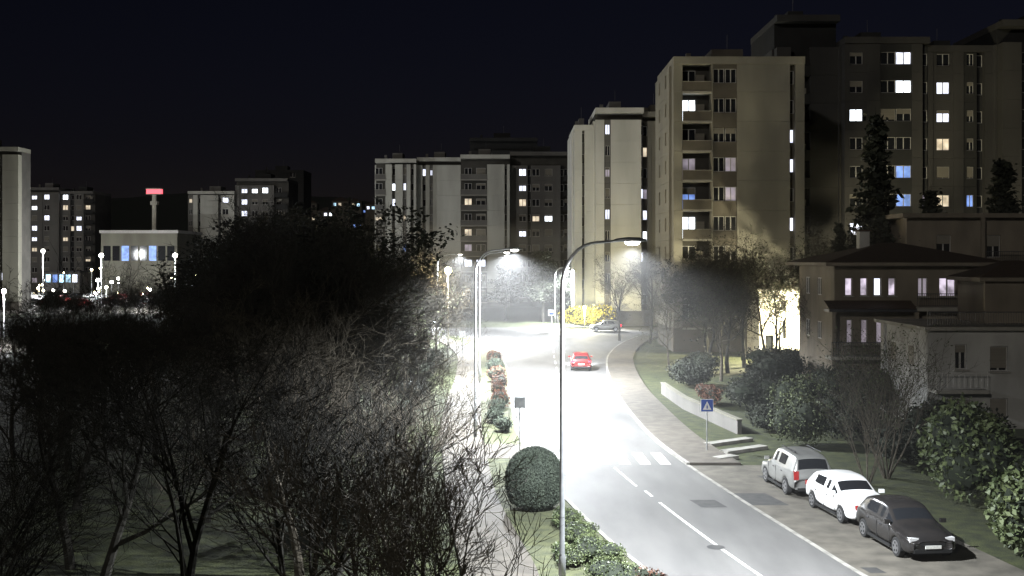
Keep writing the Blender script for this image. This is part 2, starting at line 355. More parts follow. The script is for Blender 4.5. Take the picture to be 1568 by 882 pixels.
mb=MB(); n=60; rows=14
rr=random.Random(4)
for j in range(rows+1):
    for i in range(n+1):
        x=-700+i*25; y=560+j*40
        z=46*math.exp(-((x+170)/190)**2)*math.sin(math.pi*min(1,j/rows))+26*math.sin(math.pi*min(1,j/rows))*(.7+.3*math.sin(x*.013))+rr.uniform(-1.5,1.5)
        if j==0 or j==rows: z=-1
        mb.v.append((x,y,z))
for j in range(rows):
    for i in range(n):
        a=j*(n+1)+i; mb.f.append((a,a+1,a+n+2,a+n+1)); mb.m.append(mb.mi('leafd'))
mb.obj('hill',smooth=True)
for i in range(13):
    y=620+rr.uniform(-30,40); x=-108+rr.uniform(-1,1)*18+i*4-8; z=rr.uniform(30,43)
    e=empty('hillside_house'); mb=MB(); mb.fr((x,y,0)); mb.bx(0,9,z-14,z,-8,0,'wallAd')
    mb.face([mb.T(-.5,z,.5),mb.T(9.5,z,.5),mb.T(4.5,z+2.4,-4)],'tile'); mb.face([mb.T(9.5,z,.5),mb.T(9.5,z,-8.5),mb.T(4.5,z+2.4,-4)],'tile'); mb.face([mb.T(-.5,z,-8.5),mb.T(-.5,z,.5),mb.T(4.5,z+2.4,-4)],'tile')
    for q in range(3): mb.bx(.8+q*2.8,2.3+q*2.8,z-2.6,z-1.1,.02,.1,rr.choice(['lb','lc','lw','ly','glass','shop']))
    mb.obj('walls',e)

# ------------------------------------------------------------------ houses right
def railing(mb,u0,u1,z,d,h=1.0,k='dmetal',step=.14):
    mb.bx(u0,u1,z+h-.05,z+h,d-.03,d+.03,k); mb.bx(u0,u1,z+.08,z+.12,d-.02,d+.02,k)
    n=int((u1-u0)/step)
    for i in range(n+1):
        u=u0+(u1-u0)*i/n; mb.bx(u-.012,u+.012,z+.12,z+h-.05,d-.012,d+.012,k)
def hip(mb,u0,u1,d0,d1,z,h,k='tile'):
    um=(d1-d0)/2; a=mb.T(u0,z,d1); b=mb.T(u1,z,d1); c=mb.T(u1,z,d0); d=mb.T(u0,z,d0)
    um=min(um,(u1-u0)/2-.1)
    r0=mb.T(u0+um,z+h,(d0+d1)/2); r1=mb.T(u1-um,z+h,(d0+d1)/2)
    mb.face([a,b,r1,r0],k); mb.face([c,d,r0,r1],k); mb.face([d,a,r0],k); mb.face([b,c,r1],k)
    mb.bx(u0,u1,z-.22,z-.004,d0,d1,'stucco')
e=empty('brown_house',(0,0,0)); mb=MB(); mb.fr((21.2,73,0))
Wd=10.4
mb.bx(.25,Wd-.25,0,9.0,-9,-.35,'stucco')
tops=[(0.7,1.2),(1.7,2.2),(2.6,3.1),(3.55,4.05)]
ops=[(a,b,7.05,8.25) for a,b in tops]+[(5.5,6.15,7.0,8.25),(6.9,8.0,7.0,8.25)]
ops+=[(0.8,1.2,3.9,5.5),(1.75,2.2,3.9,5.5),(2.75,3.2,3.9,5.5),(6.2,7.2,4.0,5.3),(8.4,9.4,4.0,5.3),(1,2,1.0,2.2),(3,4,1.0,2.2),(6.2,7.2,1,2.2)]
mb.wall(0,Wd,0,9.0,ops,-.34,0,'stucco')
for i,o in enumerate(ops):
    k='lh' if i<6 and i!=4 else ('ld' if i in(4,6,7,8) else 'glass')
    if i in (2,): k='lw'
    mb.window(o[0],o[1],o[2],o[3],-.2,k,1 if o[1]-o[0]>.6 else 0,0)
    mb.bx(o[0]-.08,o[1]+.08,o[2]-.08,o[2],.003,.12,'slab')
hip(mb,-.8,Wd+.8,-9.8,.9,9.25,1.35)
mb.face([mb.T(-.7,6.25,1.3),mb.T(5.0,6.25,1.3),mb.T(5.0,6.75,.02),mb.T(-.7,6.75,.02)],'tile'); mb.bx(-.7,5.0,6.05,6.22,.02,1.3,'dmetal')
mb.bx(4.95,Wd,6.1,6.35,.01,1.4,'slab'); railing(mb,5.0,Wd,6.35,1.3,.9); 
mb.bx(-.6,5.2,2.95,3.15,.01,1.3,'slab'); railing(mb,-.55,5.15,3.15,1.22,.95)
for u in (-.5,4.9,9.9): mb.bx(u,u+.22,0,6.04,1.0,1.22,'stucco')
mb.bx(9.9,10.1,6.4,9.0,1.1,1.3,'stucco')
mb.bx(3,3.7,9.6,11.4,-5,-4.3,'stucco2'); mb.bx(2.9,3.8,11.4,11.5,-5.1,-4.2,'tile')
mb.obj('walls',e)
mb=MB(); mb.fr((21.2,82,0),-math.pi/2); mb.wall(.2,8.9,0,8.98,[(2,3,7,8.2),(5,6,7,8.2),(2,3,4,5.2),(5,6,4,5.2)],-.1,.02,'stucco')
for o in [(2,3,7,8.2),(5,6,7,8.2),(2,3,4,5.2),(5,6,4,5.2)]: mb.window(*o,-.06,'glass',1,0)
mb.obj('side_wall',e)

e=empty('pale_house'); mb=MB(); mb.fr((23.2,62,0)); 
ops=[(1.55,2.2,3.3,4.7),(3.5,4.5,3.2,4.6),(5.6,6.6,3.2,4.6),(1.4,2.4,.5,1.6),(3.5,4.5,.4,1.7),(6.6,7.6,.4,1.6)]
mb.bx(.3,9.9,0,5.5,-8,-.36,'stucco2'); mb.wall(0,10.2,0,5.5,ops,-.35,0,'stucco2')
for i,o in enumerate(ops): mb.window(*o,-.2,'glass',1,[.3,.9,.9,.5,.9,.9][i]); mb.bx(o[0]-.1,o[1]+.1,o[2]-.08,o[2],.003,.14,'slab')
mb.bx(-.3,10.5,5.5,5.7,-8.2,.45,'slab'); railing(mb,-.1,10.3,5.7,.3,.85)
mb.bx(0,2.9,2.1,2.3,.01,1.3,'slab'); railing(mb,.05,2.85,2.3,1.2,.95,'frame',.3)
mb.bx(4.5,9.5,5.72,8.2,-7,-3,'stucco'); hip(mb,4,10,-7.5,-2.5,8.4,1.0)
mb.obj('walls',e)
mb=MB(); mb.fr((23.2,70,0),-math.pi/2); mb.wall(.2,7.9,0,5.48,[(2,3,3.2,4.5),(5,6,3.2,4.5)],-.1,.02,'stucco2')
for o in [(2,3,3.2,4.5),(5,6,3.2,4.5)]: mb.window(*o,-.06,'glass',1,.9)
mb.obj('side_wall',e)

e=empty('flat_roofed_house'); mb=MB(); mb.fr((32,90,0))
ops=[(2.4,3.6,10,11.4),(6.5,7.6,9.6,11.4),(9.5,10.6,9.6,11.4),(2.4,3.6,6.5,8)]
mb.bx(.3,13,0,12.8,-9,-.36,'stucco'); mb.wall(0,13.3,0,12.8,ops,-.35,0,'stucco')
for o in ops: mb.window(*o,-.2,'glass',1,.5)
mb.bx(-.6,14,12.8,13.15,-9.5,.8,'stucco'); mb.bx(6,13,8.9,9.1,.01,1.2,'slab'); railing(mb,6,13,9.1,1.1)
mb.bx(5.6,5.9,6,12.79,.9,1.1,'stucco')
mb.obj('walls',e)
e=empty('white_annex'); mb=MB(); mb.fr((23.6,106,0))
ops=[(2.2,2.6,1.8,3.6),(2.2,2.6,4.4,5.4),(.6,1.4,.1,2.2)]
mb.bx(.3,5.3,0,6.4,-7,-.36,'white'); mb.wall(0,5.6,0,6.4,ops,-.35,0,'white')
for o in ops: mb.window(*o,-.2,'glass',0,0)
mb.bx(-.3,5.9,6.4,6.6,-7.3,.5,'slab')
mb.face([mb.T(-.3,6.6,.5),mb.T(5.9,6.6,.5),mb.T(5.9,7.8,-3.4),mb.T(-.3,7.8,-3.4)],'tile'); mb.face([mb.T(5.9,6.6,-7.3),mb.T(-.3,6.6,-7.3),mb.T(-.3,7.8,-3.4),mb.T(5.9,7.8,-3.4)],'tile')
mb.obj('walls',e)
e=empty('garden_wall'); mb=MB(); 
pts=[(10.6,78),(10.9,70),(12.3,60)]
for (x0,y0),(x1,y1) in zip(pts[:-1],pts[1:]):
    a=math.atan2(y1-y0,x1-x0); L=math.hypot(x1-x0,y1-y0); mb.fr((x0,y0,0),a); mb.bx(0,L,0,.75,-.12,.12,'wallCd'); mb.bx(-.02,L+.02,.75,.82,-.17,.17,'wallF')
mb.obj('wall_segments',e)
mb=MB()
for (x0,y0,x1,y1) in ((9.9,56.2,12.4,58.0),(10.3,54.0,12.6,55.6),(9.6,52.2,10.6,52.9)):
    a=math.atan2(y1-y0,x1-x0); mb.fr((x0,y0,0),a); mb.bx(0,math.hypot(x1-x0,y1-y0),0,.16,-.28,.28,'kerb')
mb.obj('entrance_steps')

# ------------------------------------------------------------------ street lamps
def spot(name,loc,W,col,ang=150,parent=None,blend=.6,size=.12,aim=None):
    l=bpy.data.lights.new(name,'SPOT'); l.energy=W; l.color=col; l.spot_size=math.radians(ang); l.spot_blend=blend; l.shadow_soft_size=size
    o=bpy.data.objects.new(name,l); COL.objects.link(o); o.location=loc
    if aim: o.rotation_euler=Vector(aim).to_track_quat('-Z','Y').to_euler()
    if parent: o.parent=parent
    return o
def point(name,loc,W,col,parent=None,size=.2):
    l=bpy.data.lights.new(name,'POINT'); l.energy=W; l.color=col; l.shadow_soft_size=size
    o=bpy.data.objects.new(name,l); COL.objects.link(o); o.location=loc
    if parent: o.parent=parent
    return o
def street_lamp(x,y,W,reach=1.6,h=10,rz=0,col=(.90,.95,1.0)):
    e=empty('street_lamp',(x,y,0),rz); mb=MB()
    pts=[(0,0,0),(0,0,1.2),(0,0,1.25),(0,0,h-1.3)]; rad=[.10,.10,.075,.06]
    for i in range(1,9):
        a=math.pi/2*i/8; pts.append(((reach*.62)*(1-math.cos(a)),0,h-1.3+1.25*math.sin(a))); rad.append(.055-.002*i)
    pts.append((reach,0,h+.0)); rad.append(.035)
    mb.tube(pts,rad,'metal',8)
    mb.bx(-.2,.2,0,.06,-.2,.2,'metal')
    mb.obj('pole',e,True)
    hb=MB(); secs=[(reach-.15,.05,.05),(reach,.10,.08),(reach+.25,.15,.11),(reach+.55,.14,.10),(reach+.75,.05,.05)]
    n=10
    for (sx,w,t) in secs:
        for q in range(n):
            th=2*math.pi*q/n; z=math.sin(th)*t; hb.v.append((sx,math.cos(th)*w,h+(z if z>0 else z*.35)))
    for j in range(len(secs)-1):
        for q in range(n): hb.f.append((j*n+q,j*n+(q+1)%n,(j+1)*n+(q+1)%n,(j+1)*n+q)); hb.m.append(hb.mi('metal'))
    hb.f.append(tuple(range(n))); hb.m.append(0); hb.f.append(tuple((len(secs)-1)*n+q for q in range(n))); hb.m.append(0)
    hb.obj('lamp_head',e,True)
    lb=MB(); n=12     # shallow glass bowl under the head
    for (zz,s_) in ((h-.03,1),(h-.09,.85),(h-.13,.45)):
        for q in range(n):
            th=2*math.pi*q/n; lb.v.append((reach+.36+math.cos(th)*.22*s_,math.sin(th)*.11*s_,zz))
    for j in range(2):
        for q in range(n): lb.f.append((j*n+q,j*n+(q+1)%n,(j+1)*n+(q+1)%n,(j+1)*n+q)); lb.m.append(lb.mi('lamp'))
    lb.f.append(tuple(2*n+q for q in range(n))); lb.m.append(0)
    lb.obj('lens',e)
    spot('light',(reach+.36,0,h-.2),W,col,160,e,.5)
    return e
street_lamp(1.4,31,38000)
street_lamp(-1.93,58.5,58000,1.7)
street_lamp(-2.45,84,115000,1.7)
street_lamp(-8.4,125,110000,2.2)
street_lamp(6.2,160,90000,1.5,8.2)
street_lamp(13.3,158,30000,1.0,6.2)
def globe_lamp(x,y,h,W,col,k='lamp',r=.28,name='globe_lamp'):
    e=empty(name,(x,y,0)); mb=MB(); mb.tube([(0,0,0),(0,0,1),(0,0,h-.3)],[.09,.07,.05],'metal',8); 
    mb.tube([(0,0,h-.32),(0,0,h-.2)],[.12,.16],'metal',8); mb.tube([(0,0,h+r*1.1),(0,0,h+r*1.3)],[.2*r/.28,.05],'metal',8); mb.obj('post',e,True)
    mb=MB(); mb.tube([(0,0,h-.2),(0,0,h),(0,0,h+r*.5),(0,0,h+r*1.05)],[r*.6,r,r*.9,r*.5],k,12); mb.obj('globe',e,True)
    if W: point('light',(0,-.45,h-.35),W,col,e)
for (x,y,h,W) in ((-98,232,11,40000),(-74,200,10,30000),(-60.7,200,10,30000),(-85,228,5,15000),(-54,118,6,30000)):
    globe_lamp(x,y,h,W,(.95,.98,1.0),r=.42 if y>150 else .25)
rl=random.Random(17)
for i in range(46):
    y=rl.uniform(205,300); x=-y*rl.uniform(.27,.46); globe_lamp(x,y,rl.choice([2,2.5,3.5,4,5,6,7]),0,(1,1,1),rl.choice(['lamp','lampw','lampw']),rl.choice([.14,.18,.24,.32]))
globe_lamp(28.5,103.4,6.0,100000,(1,.91,.60),'lampw',.36)
globe_lamp(-6.1,106,8.3,16000,(1,.86,.55),'lampw',.36)
globe_lamp(9.8,150,2.9,6000,(1,.9,.5),'lampw',.22)

# ------------------------------------------------------------------ signs
def sign_cross(x,y,z=2.1):
    e=empty('pedestrian_crossing_sign',(x,y,0)); mb=MB(); mb.fr((0,0,0))
    mb.tube([(0,0,0),(0,0,z+.62)],.03,'metal',8); mb.obj('post',e)
    mb=MB(); mb.fr((0,0,0)); mb.bx(-.31,.31,z,z+.62,.035,.05,'signw'); mb.bx(-.29,.29,z+.02,z+.60,.052,.058,'blue')
    mb.poly([(-.21,z+.1,.062),(.21,z+.1,.062),(0,z+.52,.062)],'signw')
    mb.bx(-.03,.03,z+.16,z+.30,.064,.068,'blue'); mb.bx(-.02,.02,z+.31,z+.35,.064,.068,'blue'); mb.obj('plate',e)
sign_cross(9.55,54.4,2.0)
e=empty('road_sign',(.38,54.2,0)); mb=MB(); mb.fr((0,0,0)); mb.tube([(0,0,0),(0,0,2.75)],.03,'metal',8); mb.bx(-.27,.27,2.2,2.75,-.055,-.035,'signw'); mb.bx(-.25,.25,2.22,2.73,.033,.05,'metal'); mb.obj('post_and_plate',e)
e=empty('road_sign',(5.2,146,0)); mb=MB(); mb.fr((0,0,0)); mb.tube([(0,0,0),(0,0,2.8)],.05,'metal',8); mb.bx(-.45,.45,2.0,2.8,.06,.09,'signw'); mb.bx(-.3,.3,2.1,2.4,.092,.1,'blue'); mb.obj('post_and_plate',e)
e=empty('road_sign',(-4.6,103,0)); mb=MB(); mb.fr((0,0,0)); mb.tube([(0,0,0),(0,0,2.8)],.04,'metal',8); mb.bx(-.3,.3,2.2,2.8,.05,.07,'signw'); mb.obj('post_and_plate',e)

# ------------------------------------------------------------------ cars
CARM={}
def car_mesh(kind,paint,lights):
    key=(kind,paint,lights)
    if key in CARM: return CARM[key]
    suv=kind=='suv'
    Lh=2.02 if not suv else 2.1; w=.88 if not suv else .90; wb=1.25; wr=.31 if not suv else .35
    zr=1.46 if not suv else 1.68; belt=.92 if not suv else 1.04; zb=.22
    S=lambda *a:a
    aw=wr+.30
    st=[S(Lh,.34,.60,.64,.50*w,.72*w,'n'),S(Lh-.07,.24,.68,.76,.60*w,.88*w,'n'),S(Lh-.28,.22,.76,.84,.68*w,.96*w,'n'),S(wb+.39,.24,.78,.86,.69*w,.98*w,'n'),S(wb+.33,.44,.79,.87,.70*w,.99*w,'n'),
        S(wb+.18,aw,.82,.90,.72*w,w,'n'),S(wb-.18,aw,.86,.94,.74*w,w,'n'),S(wb-.33,.44,belt-.02,.97 if not suv else 1.08,.76*w,w,'n'),S(wb-.39,.24,belt,1.0 if not suv else 1.11,.80*w,w,'ws')]
    r0=.18 if not suv else .30
    st+=[S(r0+.12,zb,belt+.01,zr-.09,.70*w,w,'p'),S(r0,zb,belt+.01,zr-.04,.69*w,w,'g'),S(-.10,zb,belt+.02,zr,.69*w,w,'p'),S(-.18,zb,belt+.02,zr,.69*w,w,'g'),S(-wb+.39,.24,belt+.03,zr-.01,.69*w,w,'g2'),S(-wb+.33,.44,belt+.04,zr-.015,.69*w,w,'g2'),S(-wb+.18,aw,belt+.05,zr-.03,.68*w,w,'p')]
    if suv: st+=[S(-wb-.18,aw,belt+.06,zr-.04,.68*w,.99*w,'p'),S(-wb-.33,.44,belt+.06,zr-.05,.67*w,.98*w,'p'),S(-wb-.39,.28,belt+.05,zr-.06,.67*w,.98*w,'p'),S(-Lh+.20,.28,belt+.04,zr-.10,.66*w,.96*w,'rg'),S(-Lh+.04,.30,belt-.02,belt+.08,.78*w,.93*w,'p'),S(-Lh,.36,.66,.74,.74*w,.88*w,'p')]
    else: st+=[S(-wb-.18,aw,belt+.07,zr-.09,.67*w,.99*w,'p'),S(-wb-.33,.44,belt+.07,zr-.14,.66*w,.98*w,'p'),S(-wb-.39,.28,belt+.07,zr-.17,.65*w,.97*w,'rg'),S(-Lh+.06,.30,belt-.02,belt+.09,.74*w,.92*w,'p'),S(-Lh,.36,.64,.72,.70*w,.86*w,'p')]
    mb=MB(); P=mb.mi(paint); Gl=mb.mi('glass'); U=mb.mi('under')
    for (x,bo,bz,tz,tw,hw,_) in st:
        h_=bz-bo
        half=[(hw*.94,bo),(hw,bo+h_*.22),(hw*1.0,bo+h_*.62),(hw*.97,bz-.03),(hw*.94,bz),(tw+.03,tz-.06),(tw*.96,tz-.015),(tw*.55,tz+.02),(0,tz+.03)]
        mb.v+= [(x,y,z) for y,z in half]+[(x,-y,z) for y,z in half[::-1][1:]]
    nr=17; ns=len(st)
    for j in range(ns-1):
        kd=st[j][6]
        for q in range(nr-1):
            i0=j*nr+q; mb.f.append((i0,i0+1,i0+nr+1,i0+nr)); seg=q if q<8 else 15-q
            k=P
            if seg==4 and kd in('g','g2'): k=Gl
            if seg in(6,7) and kd in('ws','rg'): k=Gl
            if seg==4 and kd=='ws': k=Gl
            mb.m.append(k)
        mb.f.append((j*nr,(j+1)*nr,(j+1)*nr+nr-1,j*nr+nr-1)); mb.m.append(U)
    mb.f.append(tuple(range(nr))); mb.m.append(P); mb.f.append(tuple((ns-1)*nr+q for q in range(nr))[::-1]); mb.m.append(P)
    dt=MB(); dt.fr((0,0,0))
    def bb(x0,x1,y0,y1,z0,z1,k): dt.bx(x0,x1,z0,z1,-y1,-y0,k)
    for x in (wb,-wb):
        for sgn in (1,-1):
            y=sgn*(w-.11)
            dt.tube([(x,y-.10,wr),(x,y-.085,wr),(x,y+.085,wr),(x,y+.10,wr)],[wr*.93,wr,wr,wr*.93],'tyre',20)
            dt.tube([(x,y+sgn*.10,wr),(x,y+sgn*.108,wr)],wr*.68,'rim',16)
            for a in range(5):
                th=a*1.2566+.5
                dt.tube([(x+math.cos(th)*wr*.42,y+sgn*.106,wr+math.sin(th)*wr*.42),(x+math.cos(th)*wr*.42,y+sgn*.112,wr+math.sin(th)*wr*.42)],wr*.14,'under',6)
    bb(-1.85,1.85,-.64,.64,.2,.62,'under')
    hk,tk=('head','tailon') if lights else ('lens','tail')
    for sg in (1,-1):
        y0,y1=sorted((sg*.44,sg*.74)); bb(Lh-.30,Lh-.055,y0,y1,.62,.745,hk)
        y0,y1=sorted((sg*.60,sg*.80)); bb(-Lh-.005,-Lh+.10,y0,y1,.74,.90 if not suv else 1.08,tk)
        y0,y1=sorted((sg*(w-.03),sg*(w+.16))); bb(.74,.84,y0,y1,belt+.02,belt+.15,paint)
        for xx in (-.85,.15): 
            y0,y1=sorted((sg*(w-.005),sg*(w+.016))); bb(xx-.1,xx+.06,y0,y1,belt-.15,belt-.12,'dmetal')
        for xx in (-.14,.80):
            y0,y1=sorted((sg*(w-.01),sg*(w+.002))); bb(xx-.007,xx+.007,y0,y1,.32,belt-.06,'under')
        y0,y1=sorted((sg*(w-.05),sg*(w+.008))); bb(-.85,.85,y0,y1,.20,.28,'under')
        if suv: 
            y0,y1=sorted((sg*.50,sg*.54)); bb(-1.5,.1,y0,y1,zr+.045,zr+.08,'dmetal')
    bb(Lh-.10,Lh+.005,-.40,.40,.50,.60,'under'); bb(Lh-.10,Lh+.01,-.62,.62,.28,.40,'under'); bb(Lh,Lh+.025,-.26,.26,.42,.52,'plate')
    bb(-Lh-.02,-Lh+.06,-.26,.26,.54,.65,'plate'); bb(-Lh-.02,-Lh+.1,-.66,.66,.30,.42,'under')
    ob=mb.obj('body'); me=ob.data; me.polygons.foreach_set('use_smooth',[True]*len(me.polygons))
    od=dt.obj('details').data
    for o in [o for o in bpy.data.objects if o.data in (me,od)]: bpy.data.objects.remove(o)
    CARM[key]=(me,od); return CARM[key]
def car(name,x,y,rz,kind='hatch',paint='pw',lights=False,beams=False):
    bm,od=car_mesh(kind,paint,lights); e=empty(name,(x,y,.012),rz)
    a=bpy.data.objects.new('body',bm); COL.objects.link(a); a.parent=e; md=a.modifiers.new('s','SUBSURF'); md.levels=1 if y>100 else 2; md.render_levels=md.levels
    b=bpy.data.objects.new('trim_and_wheels',od); COL.objects.link(b); b.parent=e
    if beams:
        for sg in (.62,-.62): spot('headlamp_beam',(2.2,sg,.68),9000,(.85,.92,1),70,e,.8,.06,(1,0,-.06))
    return e
car('silver_suv',11.75,46.0,math.radians(95),'suv','ps')
car('white_hatchback',12.45,41.2,math.radians(-82),'hatch','pw')
car('dark_hatchback',12.95,36.7,math.radians(-84),'hatch','pd')
car('driving_car',5.9,95.5,math.radians(88),'hatch','pr',True,True)  # red body colour stands in for the tail-light streak
car('driving_car',12.2,145,math.radians(180),'hatch','ps',True,True)
car('driving_car',-11.6,156,math.radians(-82),'hatch','ps',True,True)
rc=random.Random(3)
for row,y in enumerate((215,224,236,246,258)):
    for i in range(9):
        if rc.random()<.2: continue
        car('parked_car',-116+i*5.4+rc.uniform(-.4,.4)-row*3,y,math.radians(rc.choice([0,180,4])),rc.choice(['hatch','suv']),rc.choice(['pw','ps','pd','pr']),rc.random()<.12)

# ------------------------------------------------------------------ vegetation
class Tree:
    def __init__(s,seed,mr=.007): s.r=random.Random(seed); s.v=[]; s.f=[]; s.m=[]; s.tips=[]; s.mr=mr
    def tube(s,pts,rad,n):
        b=len(s.v)
        for j,p in enumerate(pts):
            d=(pts[min(j+1,len(pts)-1)]-pts[max(0,j-1)]).normalized(); a=d.orthogonal().normalized(); c=d.cross(a)
            for t in range(n):
                th=6.2832*t/n; w=p+(a*math.cos(th)+c*math.sin(th))*rad[j]; s.v.append((w.x,w.y,w.z))
        for j in range(len(pts)-1):
            for t in range(n):
                t2=(t+1)%n; s.f.append((b+j*n+t,b+j*n+t2,b+(j+1)*n+t2,b+(j+1)*n+t)); s.m.append(0)
    def grow(s,p,d,L,r,lev,kids,up,wob,mx,ang=(25,60)):
        R_=s.r; ns=[7,5,4,3,3,2][min(lev,5)]; pts=[p.copy()]; rad=[r]; q=p.copy(); dd=d.copy()
        for i in range(ns):
            dd=(dd+Vector((R_.uniform(-1,1),R_.uniform(-1,1),R_.uniform(-1,1)))*wob+Vector((0,0,up))).normalized()
            q=q+dd*(L/ns); pts.append(q.copy()); rad.append(r*(1-.72*(i+1)/ns))
        s.tube(pts,rad,[8,6,4,3,3,3][min(lev,5)])
        if lev>=2: s.tips.append((pts[-1].copy(),lev)); 
        if lev>=mx: return
        n=kids[lev]
        for k in range(n):
            t=(.35 if lev==0 else .2)+(1-(.35 if lev==0 else .2))*(k+R_.random())/n; t=min(.999,t)
            j=int(t*ns); fp=pts[j].lerp(pts[j+1],t*ns-j); dr=(pts[j+1]-pts[j]).normalized()
            a=math.radians(R_.uniform(*ang)); az=R_.uniform(0,6.283)+k*2.4
            o=dr.orthogonal().normalized(); o.rotate(Matrix.Rotation(az,3,dr)); nd=(dr*math.cos(a)+o*math.sin(a)).normalized()
            rr_=max(s.mr,(r*(1-.72*t))*R_.uniform(.5,.72))
            s.grow(fp,nd,L*(R_.uniform(.5,.75) if lev>0 else R_.uniform(.5,.8))*(1-.35*t if lev==0 else 1-.2*t),rr_,lev+1,kids,up,wob,mx,ang)
    def leaves(s,centers,n_per,spread,size,mi=1,flat=.6):
        R_=s.r
        for c in centers:
            for _ in range(n_per):
                p=c+Vector((R_.gauss(0,spread),R_.gauss(0,spread),R_.gauss(0,spread*.8)))
                a=Vector((R_.uniform(-1,1),R_.uniform(-1,1),R_.uniform(-flat,flat))).normalized()*size*R_.uniform(.6,1.3)
                b_=a.orthogonal(); b_.rotate(Matrix.Rotation(R_.uniform(0,6.28),3,a.normalized())); b_=b_.normalized()*a.length*.55
                b=len(s.v)
                for w in (p-a,p+b_,p+a,p-b_): s.v.append((w.x,w.y,w.z))
                s.f.append((b,b+1,b+2,b+3)); s.m.append(mi)
    def mesh(s,name,mats):
        me=bpy.data.meshes.new(name); me.from_pydata(s.v,[],s.f)
        for k in mats: me.materials.append(M[k])
        me.polygons.foreach_set('material_index',s.m); me.update(); return me
def inst(name,me,x,y,sx,sz,rz=None,z=0):
    o=bpy.data.objects.new(name,me); COL.objects.link(o); o.location=(x,y,z); o.scale=(sx,sx,sz); o.rotation_euler[2]=R.uniform(0,6.28) if rz is None else rz; return o
U3=Vector((0,0,1))
def remat(me,ks):
    m2=me.copy(); m2.materials.clear()
    for k in ks: m2.materials.append(M[k])
    return m2
bare=[]; bared=[]
for sd in range(4):
    t=Tree(100+sd); t.grow(Vector((0,0,-.1)),U3.copy(),6.2,.15,0,[9,7,5,4,3],.05,.13,5)
    bare.append(t.mesh('bare_tree',['bark'])); bared.append(remat(bare[-1],['barkd']))  # dark bark copy puts the shade of unlit trees into the colour
t=Tree(300,.0095)
for k in range(3): t.grow(Vector((.1*k-.1,.08*k,-.1)),Vector((.35*math.cos(k*2.1+.4),.35*math.sin(k*2.1+.4),1)).normalized(),4.8,.11,0,[9,7,5,4,0],.09,.15,4,(25,55))
near=t.mesh('bare_tree',['bark']); neard=remat(near,['barkd'])
t=Tree(310)
for k in range(7): t.grow(Vector((.1*math.cos(k),.1*math.sin(k),0)),Vector((.42*math.cos(k*.9),.42*math.sin(k*.9),1)).normalized(),4.4,.045,0,[7,4,3,0],.03,.07,3,(18,40))
t.leaves([p for p,l in t.tips if l>=3][::2],3,.12,.055); multi=t.mesh('multi_stem_tree',['bark','leaf'])
leafyd=[]
for sd in range(3):
    t=Tree(200+sd); t.grow(Vector((0,0,-.1)),U3.copy(),6.5,.17,0,[9,6,5,3],.05,.15,4)
    tips=[p for p,l in t.tips if l>=3]; t.leaves(tips,7,.16,.12); leafyd.append(t.mesh('leafy_tree',['barkd','leafd']))
bud=[];budd=[]
for sd in range(2):
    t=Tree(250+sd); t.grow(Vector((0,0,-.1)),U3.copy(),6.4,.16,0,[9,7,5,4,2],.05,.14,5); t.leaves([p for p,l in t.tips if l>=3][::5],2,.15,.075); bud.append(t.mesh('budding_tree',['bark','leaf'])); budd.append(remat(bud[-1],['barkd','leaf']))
def spruce(seed,h=10,rb=2.4,droop=-.25,layers=26):
    t=Tree(seed); t.tube([Vector((0,0,0)),Vector((0,0,h*.5)),Vector((0,0,h))],[.16,.09,.01],7); R_=t.r
    for i in range(layers):
        f=i/layers; z=h*(.08+.9*f); L=rb*(1-f)**.85*R_.uniform(.75,1.1)+.15
        for k in range(8):
            a=R_.uniform(0,6.28); l=L*R_.uniform(.6,1.1); d=Vector((math.cos(a),math.sin(a),droop*(1-f)+.1)).normalized()
            p0=Vector((0,0,z)); pts=[p0,p0+d*l*.5,p0+d*l+Vector((0,0,.08*l))]; t.tube(pts,[.03,.02,.006],3)
            n=max(3,int(l/.16)); cs=[p0+d*l*(q+.7)/n for q in range(n)]
            t.leaves(cs,5,.13,.17,1,.35)
    return t.mesh('spruce_tree',['barkd','leafd'])
spr=[spruce(400),spruce(401,10,2.0)]
t=Tree(420); t.tube([Vector((0,0,0)),Vector((.1,0,4)),Vector((0,0,8.4))],[.2,.13,.03],7)
for i in range(11):
    z=2.4+i*.55
    for k in range(4):
        a=t.r.uniform(0,6.28); l=(3.4-.26*i)*t.r.uniform(.6,1.1); d=Vector((math.cos(a),math.sin(a),.12)); p0=Vector((0,0,z+t.r.uniform(-.2,.2)))
        t.tube([p0,p0+d*l*.6,p0+d*l],[.05,.03,.01],4)
        for q in range(5): 
            c=p0+d*l*(.35+.16*q); t.leaves([c+Vector((t.r.uniform(-.5,.5),t.r.uniform(-.5,.5),.05)) for _ in range(4)],10,.16,.13,1,.25)
cedar=t.mesh('cedar_tree',['barkd','leafd'])

